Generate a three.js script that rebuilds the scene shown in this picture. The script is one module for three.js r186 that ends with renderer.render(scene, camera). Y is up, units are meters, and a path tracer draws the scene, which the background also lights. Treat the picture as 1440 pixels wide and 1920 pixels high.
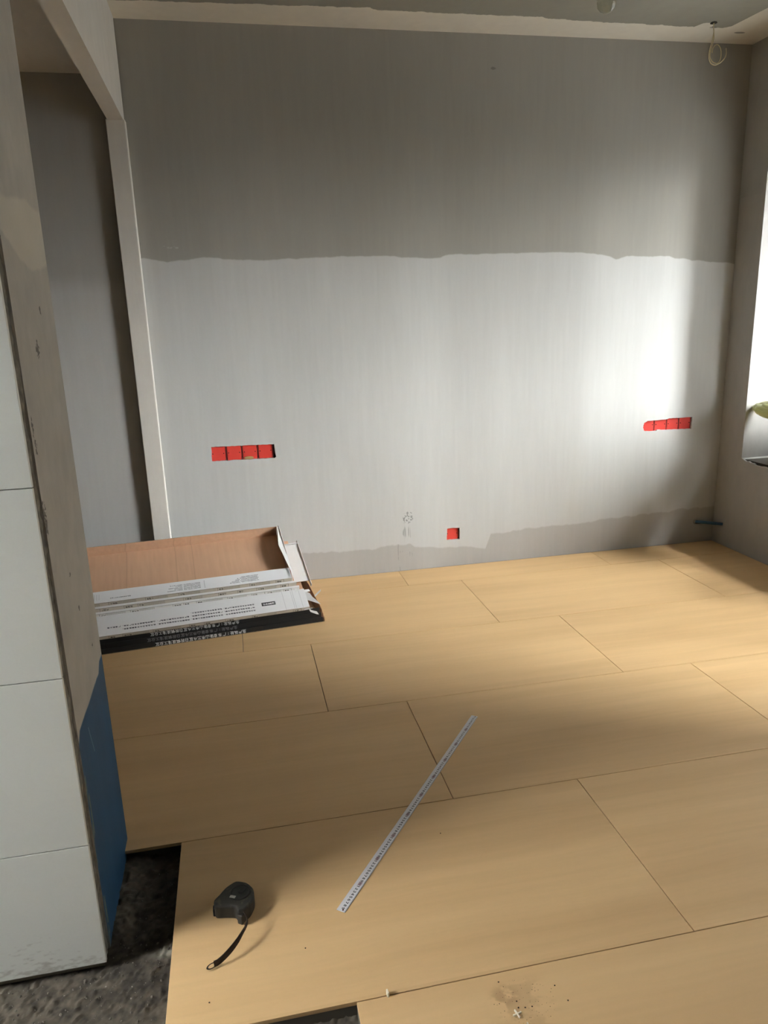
import * as THREE from 'three';
import { RoundedBoxGeometry } from 'three/addons/geometries/RoundedBoxGeometry.js';
import { mergeGeometries } from 'three/addons/utils/BufferGeometryUtils.js';

// ------------------------------------------------------------------ camera, sky, exposure
const scene = new THREE.Scene();
const camera = new THREE.PerspectiveCamera(2 * Math.atan(960 / 1382.5) * 180 / Math.PI, 1440 / 1920, 0.05, 200);
camera.rotation.set(-0.2549, -0.1944, -0.0338, 'YXZ');
camera.position.set(-2.8726, 1.4072, 3.9498);

// overcast sky: brighter overhead than at the horizon, grey ground below
{
  const W = 64, H = 32, d = new Float32Array(W * H * 4);
  for (let y = 0; y < H; y++) for (let x = 0; x < W; x++) {
    const el = ((y + 0.5) / H - 0.5) * Math.PI, i = (y * W + x) * 4;
    const L = el > 0 ? (1 + 2 * Math.sin(el)) / 3 : 0.03;
    d[i] = L * 0.98; d[i + 1] = L * 1.0; d[i + 2] = L * 1.0; d[i + 3] = 1;
  }
  const t = new THREE.DataTexture(d, W, H, THREE.RGBAFormat, THREE.FloatType);
  t.mapping = THREE.EquirectangularReflectionMapping; t.magFilter = THREE.LinearFilter; t.minFilter = THREE.LinearFilter; t.needsUpdate = true;
  scene.background = t;
  scene.backgroundIntensity = 105;
}
const renderer = new THREE.WebGLRenderer({ antialias: true });
renderer.toneMapping = THREE.LinearToneMapping;
renderer.toneMappingExposure = 1.38;
renderer.shadowMap.enabled = true;

// ------------------------------------------------------------------ helpers
let seed = 12345;
const rnd = () => { seed = (seed * 1664525 + 1013904223) >>> 0; return seed / 4294967296; };
const rr = (a, b) => a + (b - a) * rnd();
const used = new Map();
function numbered(n) { const k = used.get(n) || 0; used.set(n, k + 1); return k ? n + '_' + String(k).padStart(3, '0') : n; }
function tag(o, label, category, group, kind) { if (label) o.userData.label = label; if (category) o.userData.category = category; if (group) o.userData.group = group; if (kind) o.userData.kind = kind; return o; }
function mesh(name, geo, mat, parent = scene) { const m = new THREE.Mesh(geo, mat); m.name = parent === scene ? numbered(name) : name; m.castShadow = m.receiveShadow = true; parent.add(m); return m; }
function part(name, geo, mat, parent) { parent.userData._n = parent.userData._n || {}; const n = parent.userData._n, k = n[name] || 0; n[name] = k + 1; return mesh(k ? name + '_' + String(k).padStart(3, '0') : name, geo, mat, parent); }
function group(name, pos = [0, 0, 0], parent = scene) { const g = new THREE.Group(); g.name = numbered(name); g.position.set(...pos); parent.add(g); return g; }
function struct(name, geo, mat) { const m = mesh(name, geo, mat); m.userData.kind = 'structure'; return m; }
function box(x0, x1, y0, y1, z0, z1) { const g = new THREE.BoxGeometry(x1 - x0, y1 - y0, z1 - z0); g.translate((x0 + x1) / 2, (y0 + y1) / 2, (z0 + z1) / 2); return g; }
// uv straight from object-space metres: the two axes given, offset and divided by the size
function uvFrom(g, a, b, a0, aw, b0, bw) { const p = g.attributes.position, uv = new Float32Array(p.count * 2); for (let i = 0; i < p.count; i++) { uv[2 * i] = (p.getComponent(i, a) - a0) / aw; uv[2 * i + 1] = (p.getComponent(i, b) - b0) / bw; } g.setAttribute('uv', new THREE.BufferAttribute(uv, 2)); return g; }
function hash(x, y, s) { let h = Math.imul(x, 374761393) ^ Math.imul(y, 668265263) ^ Math.imul(s, 974634777); h = Math.imul(h ^ (h >>> 13), 1274126177); return ((h ^ (h >>> 16)) >>> 0) / 4294967296; }
function noise(x, y, s = 0) { const xi = Math.floor(x), yi = Math.floor(y), fx = x - xi, fy = y - yi, u = fx * fx * (3 - 2 * fx), v = fy * fy * (3 - 2 * fy); const a = hash(xi, yi, s), b = hash(xi + 1, yi, s), c = hash(xi, yi + 1, s), d = hash(xi + 1, yi + 1, s); return a + (b - a) * u + (c - a) * v + (a - b - c + d) * u * v; }
function fbm(x, y, s = 0, o = 4) { let t = 0, a = 0.5, n = 0; for (let i = 0; i < o; i++) { t += a * noise(x, y, s + i * 17); n += a; x *= 2.03; y *= 2.03; a *= 0.5; } return t / n; }
const clamp = (v) => v < 0 ? 0 : v > 1 ? 1 : v;
const step = (a, b, v) => { v = clamp((v - a) / (b - a)); return v * v * (3 - 2 * v); };
// texture computed from f(x, y) -> [r, g, b] sRGB 0..255 (or one value), x and y in metres
function tex(w, h, X0, XW, Y0, YW, f, srgb = true) {
  const d = new Uint8Array(w * h * 4);
  for (let j = 0; j < h; j++) for (let i = 0; i < w; i++) {
    const c = f(X0 + (i + 0.5) / w * XW, Y0 + (j + 0.5) / h * YW), k = (j * w + i) * 4;
    if (typeof c === 'number') d[k] = d[k + 1] = d[k + 2] = c; else { d[k] = c[0]; d[k + 1] = c[1]; d[k + 2] = c[2]; }
    d[k + 3] = 255;
  }
  const t = new THREE.DataTexture(d, w, h, THREE.RGBAFormat); t.magFilter = THREE.LinearFilter; t.minFilter = THREE.LinearMipmapLinearFilter; t.generateMipmaps = true;
  t.wrapS = t.wrapT = THREE.RepeatWrapping; if (srgb) t.colorSpace = THREE.SRGBColorSpace; t.needsUpdate = true; return t;
}
const mix = (a, b, t) => [a[0] + (b[0] - a[0]) * t, a[1] + (b[1] - a[1]) * t, a[2] + (b[2] - a[2]) * t];
const mul = (c, k) => [c[0] * k, c[1] * k, c[2] * k];
function lineAt(pts, x) { if (x <= pts[0][0]) return pts[0][1]; for (let i = 1; i < pts.length; i++) if (x <= pts[i][0]) { const t = (x - pts[i - 1][0]) / (pts[i][0] - pts[i - 1][0]); return pts[i - 1][1] + t * (pts[i][1] - pts[i - 1][1]); } return pts[pts.length - 1][1]; }
const std = (o) => new THREE.MeshStandardMaterial({ roughness: 0.9, ...o });
function canvasTex(w, h, draw) { const c = document.createElement('canvas'); c.width = w; c.height = h; draw(c.getContext('2d'), w, h); const t = new THREE.CanvasTexture(c); t.colorSpace = THREE.SRGBColorSpace; t.anisotropy = 8; return t; }

const GAP = [13, 31], EAVE = 0.62;   // gap between the neighbouring blocks, depth of the balcony above the window
const CEIL = 2.766, X0 = -5.4, Z1 = 6.4, ZP0 = 2.03, ZP1 = 2.382, XP = -3.272;   // room height, far left, wall behind the camera, partition wall faces and end

// ------------------------------------------------------------------ plaster materials
const GREY_LOW = [193, 194, 192], GREY_UP = [155, 153, 146], GREY_BASE = [174, 172, 168];
const upperEdge = [[-3.245, 1.736], [-3.139, 1.715], [-2.966, 1.734], [-2.706, 1.717], [-2.273, 1.728], [-2.106, 1.728], [-1.936, 1.72], [-1.821, 1.71], [-1.75, 1.714], [-1.72, 1.727], [-1.528, 1.729], [-1.227, 1.73], [-0.948, 1.729], [-0.821, 1.716], [-0.74, 1.689], [-0.676, 1.705], [-0.415, 1.701], [-0.381, 1.689], [-0.128, 1.662], [0, 1.655]];
const lowerEdge = [[-3.2, 0.2], [-2.85, 0.198], [-2.529, 0.157], [-2.164, 0.144], [-2.024, 0.16], [-1.95, 0.15], [-1.851, 0.121], [-1.723, 0.118], [-1.6, 0.105], [-1.495, 0.087], [-1.462, 0.175], [-1.196, 0.184], [-0.993, 0.183], [-0.506, 0.207], [0, 0.22]];
const backMap = tex(2048, 1024, -5.6, 5.6, 0, 2.8, (x, y) => {
  const j = 0.012 * (fbm(x * 22, y * 3, 3, 3) - 0.5), band = fbm(x * 5, y * 0.9, 5, 4), fine = fbm(x * 60, y * 5, 9, 3), big = fbm(x * 1.1, y * 1.1, 11, 3);
  const up = step(-0.004, 0.004, y - lineAt(upperEdge, x) + j), lo = step(0.006, -0.006, y - lineAt(lowerEdge, x) - j * 2);
  let c = mix(mix(GREY_LOW, GREY_UP, x > -3.3 ? up : 0.15 + 0.45 * step(-0.05, 0.06, y - 1.62 + j * 3)), GREY_BASE, x > -3.3 ? lo : 0);
  c = mul(c, 0.955 + 0.05 * band + 0.03 * fine + 0.03 * big);
  // scraped streaks and filler crumbs by the skirting line
  const sk = fbm(x * 160, y * 9, 21, 2);
  if (x > -2.02 && x < -1.93 && y < 0.36) c = mul(c, 1 - 0.2 * step(0.64, 0.8, sk) * step(0.36, 0.3, y) * step(0.45, 0.62, fbm(x * 40, y * 22, 23, 2)));
  if (x > -3.2 && x < -3.0 && y > 1.74 && y < 1.8) c = mix(c, [190, 189, 184], 0.55 * step(0.62, 0.74, fbm(x * 34, y * 60, 31, 3)) * step(0.09, 0.05, Math.abs(x + 3.13)));
  const d1 = Math.hypot((x + 1.458) / 0.014, (y - 2.613) / 0.006); if (d1 < 1) c = mul(c, 0.82);
  const d2 = Math.hypot((x + 1.957) / 0.03, (y - 0.315) / 0.035); if (d2 < 1 && fbm(x * 150, y * 150, 33, 2) > 0.6) c = mul(c, 0.72);
  return c;
});
const backBump = tex(1024, 512, -5.6, 5.6, 0, 2.8, (x, y) => { const up = step(-0.006, 0.006, y - lineAt(upperEdge, x)); return 110 + 60 * (fbm(x * 9, y * 1.6, 41, 4) - 0.5) + 40 * (fbm(x * 50, y * 6, 43, 3) - 0.5) + 22 * up; }, false);
const M = {};
M.back = std({ map: backMap, bumpMap: backBump, bumpScale: 0.0022, roughness: 0.82 });
const plasterTile = (s) => tex(512, 512, 0, 2, 0, 2, (x, y) => { const p = (a, b, q, f) => { const k = x / 2; return (1 - k) * fbm(x * a, y * b, q, f) + k * fbm((x - 2) * a, y * b, q, f); }; return mul(s, 0.93 + 0.06 * p(4, 3, 51, 4) + 0.05 * p(30, 12, 53, 3)); });
const greyPlaster = plasterTile([178, 177, 173]), whitePlaster = plasterTile([226, 223, 216]);
const plBump = tex(512, 512, 0, 2, 0, 2, (x, y) => 128 + 60 * (fbm(x * 7, y * 5, 61, 4) - 0.5) + 40 * (fbm(x * 60, y * 40, 63, 3) - 0.5), false);
M.grey = std({ map: greyPlaster, bumpMap: plBump, bumpScale: 0.002, roughness: 0.85 });
M.white = std({ map: whitePlaster, bumpMap: plBump, bumpScale: 0.0012, roughness: 0.85 });
const boxUV = (g) => { const p = g.attributes.position, n = g.attributes.normal, uv = new Float32Array(p.count * 2); for (let i = 0; i < p.count; i++) { const ax = Math.abs(n.getX(i)), ay = Math.abs(n.getY(i)), az = Math.abs(n.getZ(i)); const x = p.getX(i), y = p.getY(i), z = p.getZ(i); uv[2 * i] = (ax > ay && ax > az ? z : x) / 2; uv[2 * i + 1] = (ay > ax && ay > az ? z : y) / 2; } g.setAttribute('uv', new THREE.BufferAttribute(uv, 2)); return g; };

// ------------------------------------------------------------------ walls
// back wall with the chases for the socket boxes cut through it
const chases = [
  { n: 4, x0: -3.012, x1: -2.679, yl: 0.71, yr: 0.708, h: 0.077 },
  { n: 1, x0: -1.729, x1: -1.653, yl: 0.157, yr: 0.157, h: 0.068 },
  { n: 4, x0: -0.515, x1: -0.197, yl: 0.716, yr: 0.714, h: 0.07 },
];
{
  const s = new THREE.Shape(); s.moveTo(X0 - 0.2, -0.2); s.lineTo(0.2, -0.2); s.lineTo(0.2, 3); s.lineTo(X0 - 0.2, 3); s.closePath();
  const ragged = (pts, amp) => { const out = []; for (let i = 0; i < pts.length; i++) { const a = pts[i], b = pts[(i + 1) % pts.length], n = Math.max(2, Math.round(Math.hypot(b[0] - a[0], b[1] - a[1]) / 0.012)); for (let k = 0; k < n; k++) out.push([a[0] + (b[0] - a[0]) * k / n + (k ? rr(-amp, amp) : 0), a[1] + (b[1] - a[1]) * k / n + (k ? rr(-amp, amp) : 0)]); } return out; };
  const outlines = [
    [[-3.012, 0.712], [-2.683, 0.708], [-2.675, 0.715], [-2.682, 0.783], [-2.84, 0.786], [-3.01, 0.789]],
    [[-1.73, 0.158], [-1.652, 0.157], [-1.652, 0.226], [-1.69, 0.229], [-1.726, 0.227]],
    [[-0.512, 0.724], [-0.5, 0.717], [-0.43, 0.716], [-0.425, 0.722], [-0.37, 0.718], [-0.2, 0.714], [-0.198, 0.785], [-0.35, 0.786], [-0.365, 0.781], [-0.49, 0.779], [-0.512, 0.768], [-0.518, 0.74]],
  ];
  for (const o of outlines) { const q = ragged(o, 0.0013), h = new THREE.Path(); h.moveTo(...q[0]); for (let i = 1; i < q.length; i++) h.lineTo(...q[i]); h.closePath(); s.holes.push(h); }
  const g = new THREE.ExtrudeGeometry(s, { depth: 0.12, bevelEnabled: false }); g.translate(0, 0, -0.12); uvFrom(g, 0, 1, -5.6, 5.6, 0, 2.8);
  struct('wall_back', g, M.back);
  struct('wall_outer_back', boxUV(box(X0 - 0.2, 0.2, -0.2, 3, -0.3, -0.12)), M.grey);
}
// right wall with the deep window recess
const WIN = { z0: 0.21, z1: 2.8, y0: 0.555, y1: 2.3, d: 0.42, par: 0.86 };
function wallX(name, x0, x1, holes, mat) {   // slab between x0 and x1 along z, holes in (z, y)
  const s = new THREE.Shape(); s.moveTo(-0.3, -0.2); s.lineTo(Z1 + 0.2, -0.2); s.lineTo(Z1 + 0.2, 3); s.lineTo(-0.3, 3); s.closePath();
  for (const h of holes) { const p = new THREE.Path(); h.forEach((q, i) => i ? p.lineTo(...q) : p.moveTo(...q)); p.closePath(); s.holes.push(p); }
  const g = new THREE.ExtrudeGeometry(s, { depth: x1 - x0, bevelEnabled: false });
  g.rotateY(-Math.PI / 2); g.translate(x1, 0, 0);   // shape x -> +z
  return struct(name, boxUV(g), mat);
}
{
  const rag = [[WIN.z0, -0.2], [WIN.z0, WIN.y0 + 0.004]];
  for (let z = WIN.z0 + 0.02; z < WIN.z1; z += 0.02) rag.push([z, WIN.y0 - step(0.22, 0.3, z) * 0.012 + rr(-0.007, 0.005)]);
  rag.push([WIN.z1, WIN.y0], [WIN.z1, -0.2]);
  const sh = new THREE.Shape(rag.map((q) => new THREE.Vector2(...q))), low = new THREE.ExtrudeGeometry(sh, { depth: WIN.d, bevelEnabled: false }); low.rotateY(-Math.PI / 2); low.translate(WIN.d, 0, 0);
  struct('wall_right', boxUV(box(0, WIN.d, -0.2, 3, -0.3, WIN.z0)), M.grey);
  struct('wall_right', boxUV(low), M.grey);
  struct('wall_right', boxUV(box(0, WIN.d, WIN.y1, 3, WIN.z0, WIN.z1)), M.grey);
  struct('wall_right', boxUV(box(0, WIN.d, -0.2, 3, WIN.z1, Z1 + 0.2)), M.grey);
  struct('window_sill', boxUV(box(0.012, WIN.d - 0.08, WIN.y0 - 0.03, WIN.y0 - 0.002, WIN.z0, WIN.z1)), std({ color: 0x4d4942, roughness: 1 }));
  struct('window_parapet', boxUV(box(WIN.d - 0.08, WIN.d + 0.1, WIN.y0 - 0.05, WIN.par, WIN.z0 - 0.05, WIN.z1 + 0.05)), M.grey);
}
M.frame = std({ color: 0x6b6f72, roughness: 0.45, metalness: 0.4 });
M.pane = new THREE.MeshPhysicalMaterial({ color: 0xffffff, transmission: 1, thickness: 0, roughness: 0.02, ior: 1.5 });
function windowUnit(name, a, b, y0, y1, x, mull) {   // aluminium frame with panes, in the plane x
  const g = group(name, [x, y0, (a + b) / 2]); g.userData.kind = 'structure';
  const W = b - a, H = y1 - y0, f = [];
  f.push(box(-0.03, 0.03, 0, 0.05, -W / 2, W / 2), box(-0.03, 0.03, H - 0.05, H, -W / 2, W / 2));
  for (let i = 0; i <= mull; i++) { const z = -W / 2 + (W - 0.05) * i / mull; f.push(box(-0.03, 0.03, 0.05, H - 0.05, z, z + 0.05)); }
  part('window_frame', mergeGeometries(f), M.frame, g);
  for (let i = 0; i < mull; i++) { const z = -W / 2 + (W - 0.05) * i / mull; part('pane', box(-0.004, 0.004, 0.05, H - 0.05, z + 0.05, z + (W - 0.05) / mull), M.pane, g); }
  return g;
}
windowUnit('window_1', WIN.z0, WIN.z1, WIN.par, WIN.y1, WIN.d - 0.03, 3);
// left wall, with the window that lights the tiled side
const WL = { z0: 2.5, z1: 3.45, y0: 1.35, y1: 2.1 };
wallX('wall_left', X0 - 0.2, X0, [[[WL.z0, WL.y0], [WL.z1, WL.y0], [WL.z1, WL.y1], [WL.z0, WL.y1]]], std({ color: 0x6f6a62, roughness: 0.95 }));
windowUnit('window_2', WL.z0, WL.z1, WL.y0, WL.y1, X0 - 0.12, 1);
M.raw = std({ color: 0x6f6a62, roughness: 0.95 });   // bare concrete block of the parts not yet plastered
struct('wall_front', boxUV(box(X0 - 0.2, 0.6, -0.2, 3, Z1, Z1 + 0.2)), M.raw);

// partition wall on the left whose end faces the room, tiled on its near side
{
  const blueTop = [[ZP0, 0.62], [2.06, 0.61], [2.09, 0.565], [2.097, 0.549], [2.2, 0.543], [2.3, 0.538], [2.417, 0.532]];
  const endMap = tex(256, 2048, ZP0, ZP1 - ZP0, -0.1, 2.9, (z, y) => {
    const w = fbm(z * 9, y * 9, 71, 4), f = fbm(z * 40, y * 25, 73, 3);
    let c = mul([170, 167, 159], 0.9 + 0.12 * w + 0.06 * f);
    const topE = 1.672 + 0.02 * (fbm(z * 14, 2, 75, 3) - 0.5) - 0.02 * step(2.2, 2.4, z), botE = lineAt([[ZP0, 1.555], [2.09, 1.545], [2.18, 1.535], [2.25, 1.547], [2.33, 1.58], [2.41, 1.605]], z) + 0.012 * (fbm(z * 30, 4, 77, 3) - 0.5);
    const patch = step(-0.006, 0.006, topE - y) * step(-0.006, 0.006, y - botE);
    c = mix(c, mul([188, 184, 172], 0.95 + 0.08 * w), patch);
    // knocks and dark scuffs
    for (const [sz, sy, a, b] of [[2.378, 1.05, 0.016, 0.02], [2.375, 1.02, 0.012, 0.018], [2.36, 1.18, 0.008, 0.012], [2.365, 1.22, 0.006, 0.02], [2.24, 0.87, 0.006, 0.006], [2.23, 1.37, 0.012, 0.016], [2.12, 0.64, 0.006, 0.005], [2.2, 0.77, 0.005, 0.006], [2.16, 1.45, 0.006, 0.01]]) { const d = Math.hypot((z - sz) / a, (y - sy) / b); if (d < 1.3 && fbm(z * 190, y * 190, 79, 2) > 0.2 + d * 0.3) c = mul(c, 0.55); }
    // waterproof coating
    const be = lineAt([[2.03, 0.575], [2.07, 0.572], [2.095, 0.55], [2.2, 0.543], [2.36, 0.538], [2.4, 0.5]], z) + 0.01 * (fbm(z * 12, 8, 81, 3) - 0.5);
    const blue = step(-0.003, 0.003, be - y) * step(-0.06, -0.05, y);
    let bl = mul([22, 70, 104], 0.92 + 0.14 * fbm(z * 16, y * 2.5, 85, 4));
    if (z > 2.36 && fbm(z * 60, y * 12, 87, 3) > 0.62) bl = mix(bl, [120, 118, 96], 0.7);
    const scr = Math.abs((z - 2.27) - 0.35 * (y - 0.47)); if (scr < 0.0025 && y > 0.42 && y < 0.5) bl = mix(bl, [150, 165, 170], 0.5);
    return mix(c, bl, blue);
  });
  M.end = std({ map: endMap, bumpMap: plBump, bumpScale: 0.002, roughness: 0.75 });
  const side = boxUV(box(X0, XP, -0.1, CEIL, ZP0, ZP1));
  const p = side.attributes.position, n = side.attributes.normal, uv = side.attributes.uv;
  for (let i = 0; i < p.count; i++) if (n.getX(i) > 0.5) uv.setXY(i, (p.getZ(i) - ZP0) / (ZP1 - ZP0), (p.getY(i) + 0.1) / 2.9);
  const g = group('wall_partition'); g.userData.kind = 'structure';
  part('wall_body', side, [M.end, M.grey, M.grey, M.grey, M.grey, M.grey], g);
  // rough mortar bed behind the wall tiles
  M.mortar = std({ map: tex(256, 256, 0, 0.6, 0, 0.6, (x, y) => mul([122, 118, 108], 0.6 + 0.7 * fbm(x * 60, y * 60, 91, 4))), roughness: 0.98 });
  const mg = new THREE.BoxGeometry(X0 * -1 + XP, 2.2, 0.0565, 60, 260, 6); mg.translate((X0 + XP) / 2, 1.07, 2.41025);
  const mp = mg.attributes.position; for (let i = 0; i < mp.count; i++) if (mp.getX(i) > XP - 0.02) mp.setX(i, XP + 0.001 - 0.012 * fbm(mp.getY(i) * 40, mp.getZ(i) * 90, 93, 3));
  uvFrom(mg, 2, 1, 0, 0.6, 0, 0.6); mg.computeVertexNormals();
  part('mortar_layer', mg, M.mortar, g);
  const wt = tex(512, 512, 0, 0.8, 0, 0.405, (x, y) => mul([226, 227, 220], 0.985 + 0.03 * fbm(x * 5, y * 5, 95, 3)));
  const wtDirt = tex(512, 512, 0, 0.8, 0, 0.405, (x, y) => mix(mul([226, 227, 220], 0.985 + 0.03 * fbm(x * 5, y * 5, 95, 3)), [120, 112, 98], 0.32 * step(0.48, 0.9, fbm(x * 70, y * 160, 97, 5) + 0.5 * fbm(x * 9, y * 30, 98, 3) - 0.12 - 5 * Math.max(0, y - 0.012))));
  const glaze = (m) => new THREE.MeshPhysicalMaterial({ map: m, roughness: 0.32, clearcoat: 0.25, clearcoatRoughness: 0.25 });
  M.wallTile = glaze(wt); M.wallTileDirty = glaze(wtDirt);
  const ys = [-0.0135, 0.3045, 0.7095, 1.1145, 1.5195, 1.9245];
  for (let r = 0; r < ys.length; r++) for (let k = 0; k < 2; k++) {
    const h = (ys[r + 1] ?? 2.15) - ys[r] - 0.002, w = 0.798, t = new RoundedBoxGeometry(w, h, 0.01, 1, 0.0008);
    uvFrom(t, 0, 1, -w / 2, 0.8, -h / 2, 0.405);
    const m = part('wall_tile', t, r ? M.wallTile : M.wallTileDirty, g); m.position.set(-3.268 - w / 2 - k * 0.8, ys[r] + h / 2 + 0.001, 2.4435);
  }
}

// beam over the opening on the left and the short wall return under it
{
  const bg = new THREE.BoxGeometry(0.07, CEIL - 2.335, 2.02, 1, 1, 1); bg.translate(-3.3, (CEIL + 2.335) / 2, 1.02);
  struct('beam', boxUV(bg), M.white);
  M.stub = std({ map: whitePlaster, bumpMap: backBump, bumpScale: 0.001, roughness: 0.8 });
  const st = new RoundedBoxGeometry(0.086, 2.345, 0.052, 2, 0.004); st.translate(-3.302, 2.345 / 2 - 0.005, 0.025);
  struct('wall_return', boxUV(st), M.stub);
}
// ceilings
{
  const stripEdge = [[-3.3, 0.2], [-2.635, 0.224], [-2.3, 0.236], [-2.17, 0.24], [-2.13, 0.246], [-2.11, 0.225], [-1.9, 0.224], [-1.447, 0.226], [-1.3, 0.23], [-1.27, 0.216], [-1.1, 0.212], [-0.95, 0.203], [-0.7, 0.2], [-0.55, 0.195], [-0.48, 0.2], [-0.46, 0.252], [-0.40, 0.255], [-0.385, 0.20], [-0.32, 0.2], [-0.29, 0.23], [-0.26, 0.5], [-0.2, 3]];
  const cm = tex(2048, 1024, -3.4, 3.4, 0, 1.7, (x, z) => {
    const j = 0.016 * (fbm(x * 26, 1, 101, 3) - 0.5) + 0.006 * (fbm(x * 90, z * 90, 103, 2) - 0.5);
    const right = x > -0.24 + 0.03 * (fbm(z * 12, 3, 105, 3) - 0.5) ? 1 : 0;
    const w = Math.max(step(0.003, -0.003, z - lineAt(stripEdge, x) + j), right);
    let c = mul(mix([148, 147, 137], [228, 223, 211], w), 0.95 + 0.05 * fbm(x * 4, z * 4, 107, 4) + 0.03 * fbm(x * 30, z * 30, 109, 3));
    const d = Math.hypot((x + 0.375) / 0.02, (z - 0.2) / 0.01); if (d < 1) c = mul(c, 0.8);
    const d2 = Math.hypot((x + 0.19) / 0.03, (z - 0.15) / 0.012); if (d2 < 1) c = mul(c, 0.7);
    return c;
  });
  cm.wrapT = THREE.MirroredRepeatWrapping;
  const g = uvFrom(box(-3.3, 0.6, CEIL, CEIL + 0.2, -0.2, Z1 + 0.2), 0, 2, -3.4, 3.4, 0, 1.7);
  const m2 = struct('ceiling', uvFrom(box(-3.3, 0.6, CEIL, CEIL + 0.2, -0.2, 1.7), 0, 2, -3.4, 3.4, 0, 1.7), std({ map: cm, roughness: 0.88, bumpMap: plBump, bumpScale: 0.001 }));
  struct('ceiling_near', boxUV(box(-3.3, 0.6, CEIL, CEIL + 0.2, 1.7, Z1 + 0.2)), std({ color: 0x94938a, bumpMap: plBump, bumpScale: 0.001, roughness: 0.88 }));
  struct('ceiling_side', boxUV(box(X0 - 0.2, -3.3, 2.538, CEIL + 0.2, -0.2, ZP0 + 0.1)), M.white);
  struct('ceiling_left', boxUV(box(X0 - 0.2, -3.3, CEIL, CEIL + 0.2, ZP0 + 0.1, Z1 + 0.2)), M.raw);
}

// ------------------------------------------------------------------ floor: screed, mortar, 600 x 1200 tiles
const floor = group('floor'); floor.userData.kind = 'structure';
{
  const sm = tex(1024, 1024, -4.2, 2.1, 1.6, 2.1, (x, z) => {
    const a = fbm(x * 5, z * 5, 111, 4), b = fbm(x * 60, z * 60, 113, 4), c2 = fbm(x * 16, z * 11, 115, 3);
    let c = mul([92, 84, 72], 0.62 + 0.3 * a + 0.7 * (b - 0.42));
    c = mix(c, [118, 110, 95], 0.5 * step(0.55, 0.8, c2));
    const d = Math.hypot((x + 3.14) / 0.05, (z - 2.43) / 0.03) + 0.9 * (fbm(x * 40, z * 40, 117, 3) - 0.5); if (d < 1) c = mix(c, [190, 186, 170], 0.7 * (1 - d));
    return c;
  });
  M.screed = std({ map: sm, roughness: 0.97 });
  part('screed', boxUV(box(X0, WIN.d, -0.2, -0.05, -0.1, Z1)), M.mortar, floor);
  const g = new THREE.PlaneGeometry(1.5, 1.2, 300, 240); g.rotateX(-Math.PI / 2); g.translate(-3.2, 0, 2.5);
  const p = g.attributes.position;
  for (let i = 0; i < p.count; i++) { const x = p.getX(i), z = p.getZ(i); p.setY(i, -0.038 + 0.014 * (fbm(x * 9, z * 9, 121, 3) - 0.5) + 0.007 * (fbm(x * 45, z * 45, 123, 3) - 0.5) + 0.006 * step(0.55, 0.8, fbm(x * 110, z * 110, 125, 2)) + 0.012 * step(-3.21, -3.262, x) * step(2.4, 2.3, z)); }
  g.computeVertexNormals(); uvFrom(g, 0, 2, -4.2, 2.1, 1.6, 2.1);
  part('rough_screed', g, M.screed, floor);
  const grit = new THREE.InstancedMesh(new THREE.DodecahedronGeometry(1, 0), std({ color: 0x8d867a, roughness: 1 }), 2600);
  const mm = new THREE.Matrix4(), q = new THREE.Quaternion(), e = new THREE.Euler(), col = new THREE.Color(); grit.name = 'grit';
  for (let i = 0; i < 2600; i++) {
    let x, z; do { x = rr(-3.85, -2.74); z = rr(2.1, 2.95); } while ((x > -3.125 && z < 2.7) || (x > -2.73));
    const s = 0.0011 + 0.0024 * rnd() ** 3, y = -0.038 + 0.016 * (fbm(x * 9, z * 9, 121, 3) - 0.5) + 0.014 * (fbm(x * 45, z * 45, 123, 3) - 0.5);
    e.set(rnd() * 6, rnd() * 6, rnd() * 6); mm.compose(new THREE.Vector3(x, y + s * 0.4, z), q.setFromEuler(e), new THREE.Vector3(s, s * 0.8, s)); grit.setMatrixAt(i, mm);
    const k = rr(0.25, 0.8); grit.setColorAt(i, col.setRGB(k, k, k));
  }
  grit.castShadow = grit.receiveShadow = true; grit.userData.kind = 'stuff'; floor.add(grit);

  const wood = (s) => tex(1024, 512, 0, 1.2, 0, 0.6, (x, z) => {
    const warp = 0.03 * fbm(x * 2.2, z * 4, s, 3), zz = z + warp;
    const broad = fbm(x * 0.9, zz * 13, s + 1, 4), fine = fbm(x * 2.6, zz * 90, s + 2, 3), dots = fbm(x * 30, zz * 240, s + 3, 2);
    const t = 0.92 + 0.09 * broad + 0.03 * (fine - 0.3) + 0.012 * (dots - 0.5);
    return [224 * t, 188 * t * (0.985 + 0.02 * broad), 138 * t * (0.96 + 0.05 * broad)];
  });
  const woods = [201, 301, 401].map((s) => std({ map: wood(s), roughness: 0.52 }));
  // one tile carries a smear of dried mud where people step off the screed
  const smear = (base) => tex(1024, 512, 0, 1.2, 0, 0.6, (x, z) => {
    const X = x - 2.722 + 0.001, Z = z + 2.696, e = Math.hypot((X + 2.375) / 0.085, (Z - 2.785) / 0.075), f = fbm(x * 28, z * 38, 161, 4), e2 = Math.hypot((X + 2.41) / 0.035, (Z - 2.755) / 0.03);
    const warp = 0.03 * fbm(x * 2.2, z * 4, base, 3), zz = z + warp, broad = fbm(x * 0.9, zz * 13, base + 1, 4), fine = fbm(x * 2.6, zz * 90, base + 2, 3), t = 0.92 + 0.09 * broad + 0.03 * (fine - 0.3);
    let c = [224 * t, 188 * t * (0.985 + 0.02 * broad), 138 * t * (0.96 + 0.05 * broad)];
    c = mix(c, [150, 118, 84], 0.2 * step(0.42, 0.66, f) * step(1.15, 0.5, e));
    return mix(c, [128, 96, 62], 0.24 * step(0.45, 0.62, f) * step(1.2, 0.4, e2));
  });
  const muddy = std({ map: smear(501), roughness: 0.58 });
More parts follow.
